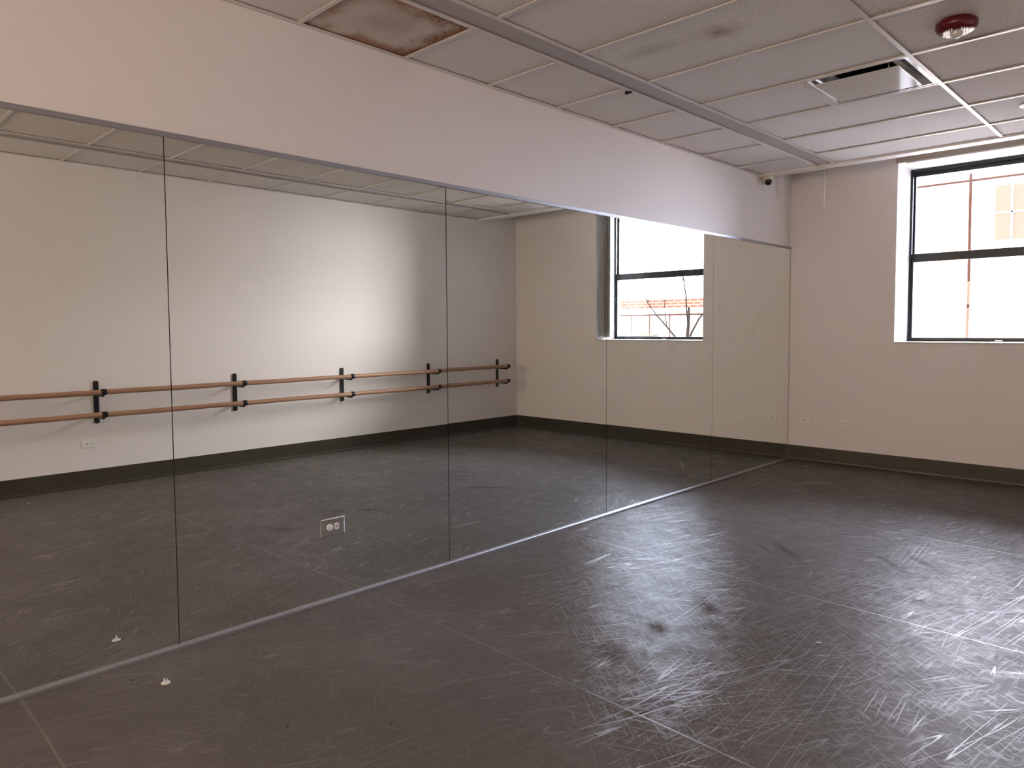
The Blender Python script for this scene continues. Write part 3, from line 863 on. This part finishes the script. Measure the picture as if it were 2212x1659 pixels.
def tree(base, h, seed, label, lean=(0, 0)):
    rn = random.Random(seed)
    b_ = bm_new()
    def branch(p, d, L, r, lvl):
        pts = [p]; rs = [r]; q = p.copy(); dd = d.copy()
        n = 5
        for k in range(n):
            dd = (dd + Vector((rn.uniform(-.22, .22), rn.uniform(-.22, .22), rn.uniform(-.05, .18)))).normalized()
            q = q + dd * L / n; pts.append(q.copy()); rs.append(r * (1 - .13 * (k + 1)))
        tube(b_, pts, rs, 7 if lvl < 2 else 5)
        if lvl >= 4: return
        for k in range(3 if lvl < 3 else 2):
            i = rn.randint(2, n)
            nd = (dd + Vector((rn.uniform(-.9, .9), rn.uniform(-.9, .9), rn.uniform(-.3, .5)))).normalized()
            branch(pts[i], nd, L * rn.uniform(.55, .8), rs[i] * .62, lvl + 1)
    branch(Vector(base) * 0, Vector((lean[0], lean[1], 1)).normalized(), h * .42, .085, 0)
    o = obj('bare_tree', b_, M['bark'], loc=base)
    tag(o, label, 'tree')
tree((6.0, 8.3, -1), 7.5, 5, 'bare branching tree outside, seen in the mirrored window', (.12, .1))
tree((-2.6, 10.6, -1), 5.5, 9, 'thin bare tree standing before the pale building', (.1, 0))

# ------------------------------------------------------------------ light
SKY_N = (26.5, 28.8, 36.5)
GLOW_DIR = (-.86, .50, .0)
GLOW = (42.0, 34.0, 24.5)
SKY_S = (13.2, 9.8, 7.3)
wd = bpy.data.worlds.new('World'); scn.world = wd; wd.use_nodes = True
nt = wd.node_tree; bg = nt.nodes['Background']
tc = N(nt, 'ShaderNodeTexCoord'); sp = N(nt, 'ShaderNodeSeparateXYZ'); nt.links.new(tc.outputs['Generated'], sp.inputs[0])
# clear blue-white sky to the north (+Y), warm sky (-Y) set as fill for the added back windows
mr = N(nt, 'ShaderNodeMapRange', interpolation_type='SMOOTHSTEP'); mr.inputs['From Min'].default_value = -.35; mr.inputs['From Max'].default_value = .35
nt.links.new(sp.outputs['Y'], mr.inputs['Value'])
mc = N(nt, 'ShaderNodeMix', data_type='RGBA'); mc.inputs[6].default_value = (SKY_S[0], SKY_S[1], SKY_S[2], 1); mc.inputs[7].default_value = (SKY_N[0], SKY_N[1], SKY_N[2], 1)
nt.links.new(mr.outputs[0], mc.inputs[0])
# broad warm haze low around the sun, to the north-west (-X, +Y)
gd = Vector(GLOW_DIR).normalized()
dp = N(nt, 'ShaderNodeVectorMath', operation='DOT_PRODUCT'); dp.inputs[1].default_value = gd
nt.links.new(tc.outputs['Generated'], dp.inputs[0])
gf = smooth(nt, dp.outputs['Value'], .45, 1.0)
gs = N(nt, 'ShaderNodeVectorMath', operation='SCALE'); gs.inputs[0].default_value = GLOW; nt.links.new(gf, gs.inputs['Scale'])
ad = N(nt, 'ShaderNodeVectorMath', operation='ADD'); nt.links.new(gs.outputs[0], ad.inputs[0]); nt.links.new(mc.outputs[2], ad.inputs[1])
nt.links.new(ad.outputs[0], bg.inputs[0])
bg.inputs[1].default_value = 1.0

def portal(x0, x1, z0, z1, y, rx):
    pl = bpy.data.lights.new('window_portal', 'AREA'); pl.shape = 'RECTANGLE'; pl.size = x1 - x0; pl.size_y = z1 - z0
    pl.cycles.is_portal = True
    po = bpy.data.objects.new('window_portal', pl); COL.objects.link(po)
    po.location = ((x0 + x1) / 2, y, (z0 + z1) / 2); po.rotation_euler = (rx, 0, 0)
portal(WX0, WX1, WZ0, WZ1, .49, -PI / 2)
for q in FILL_WIN: portal(*q, YB - .14, PI / 2)

# ------------------------------------------------------------------ camera
cd = bpy.data.cameras.new('camera'); cam = bpy.data.objects.new('camera', cd); COL.objects.link(cam)
cd.sensor_fit = 'HORIZONTAL'; cd.sensor_width = 36; cd.lens = 1569.27 / 2212 * 36; cd.shift_y = -29.85 / 2212 * -1 * -1
cd.clip_start = .02
R_ = Vector((0.7183317, 0.69567667, -0.005791)); U_ = Vector((-0.03450749, 0.04394252, 0.99843792)); F_ = Vector((-0.69484444, 0.71700978, -0.05557136))
mtx = Matrix(((R_.x, U_.x, -F_.x, 3.0965), (R_.y, U_.y, -F_.y, -7.2254), (R_.z, U_.z, -F_.z, 1.3328), (0, 0, 0, 1)))
cam.matrix_world = mtx
scn.camera = cam

scn.view_settings.view_transform = 'Standard'; scn.view_settings.look = 'None'; scn.view_settings.gamma = 1
scn.view_settings.use_curve_mapping = False
scn.view_settings.exposure = 0.22
cy = scn.cycles
cy.max_bounces = 6; cy.diffuse_bounces = 3; cy.use_light_tree = False; cy.glossy_bounces = 4; cy.transparent_max_bounces = 16
cy.caustics_reflective = True; cy.blur_glossy = .5; cy.sample_clamp_indirect = 0
cy.use_denoising = True; cy.use_adaptive_sampling = True; cy.adaptive_threshold = .15
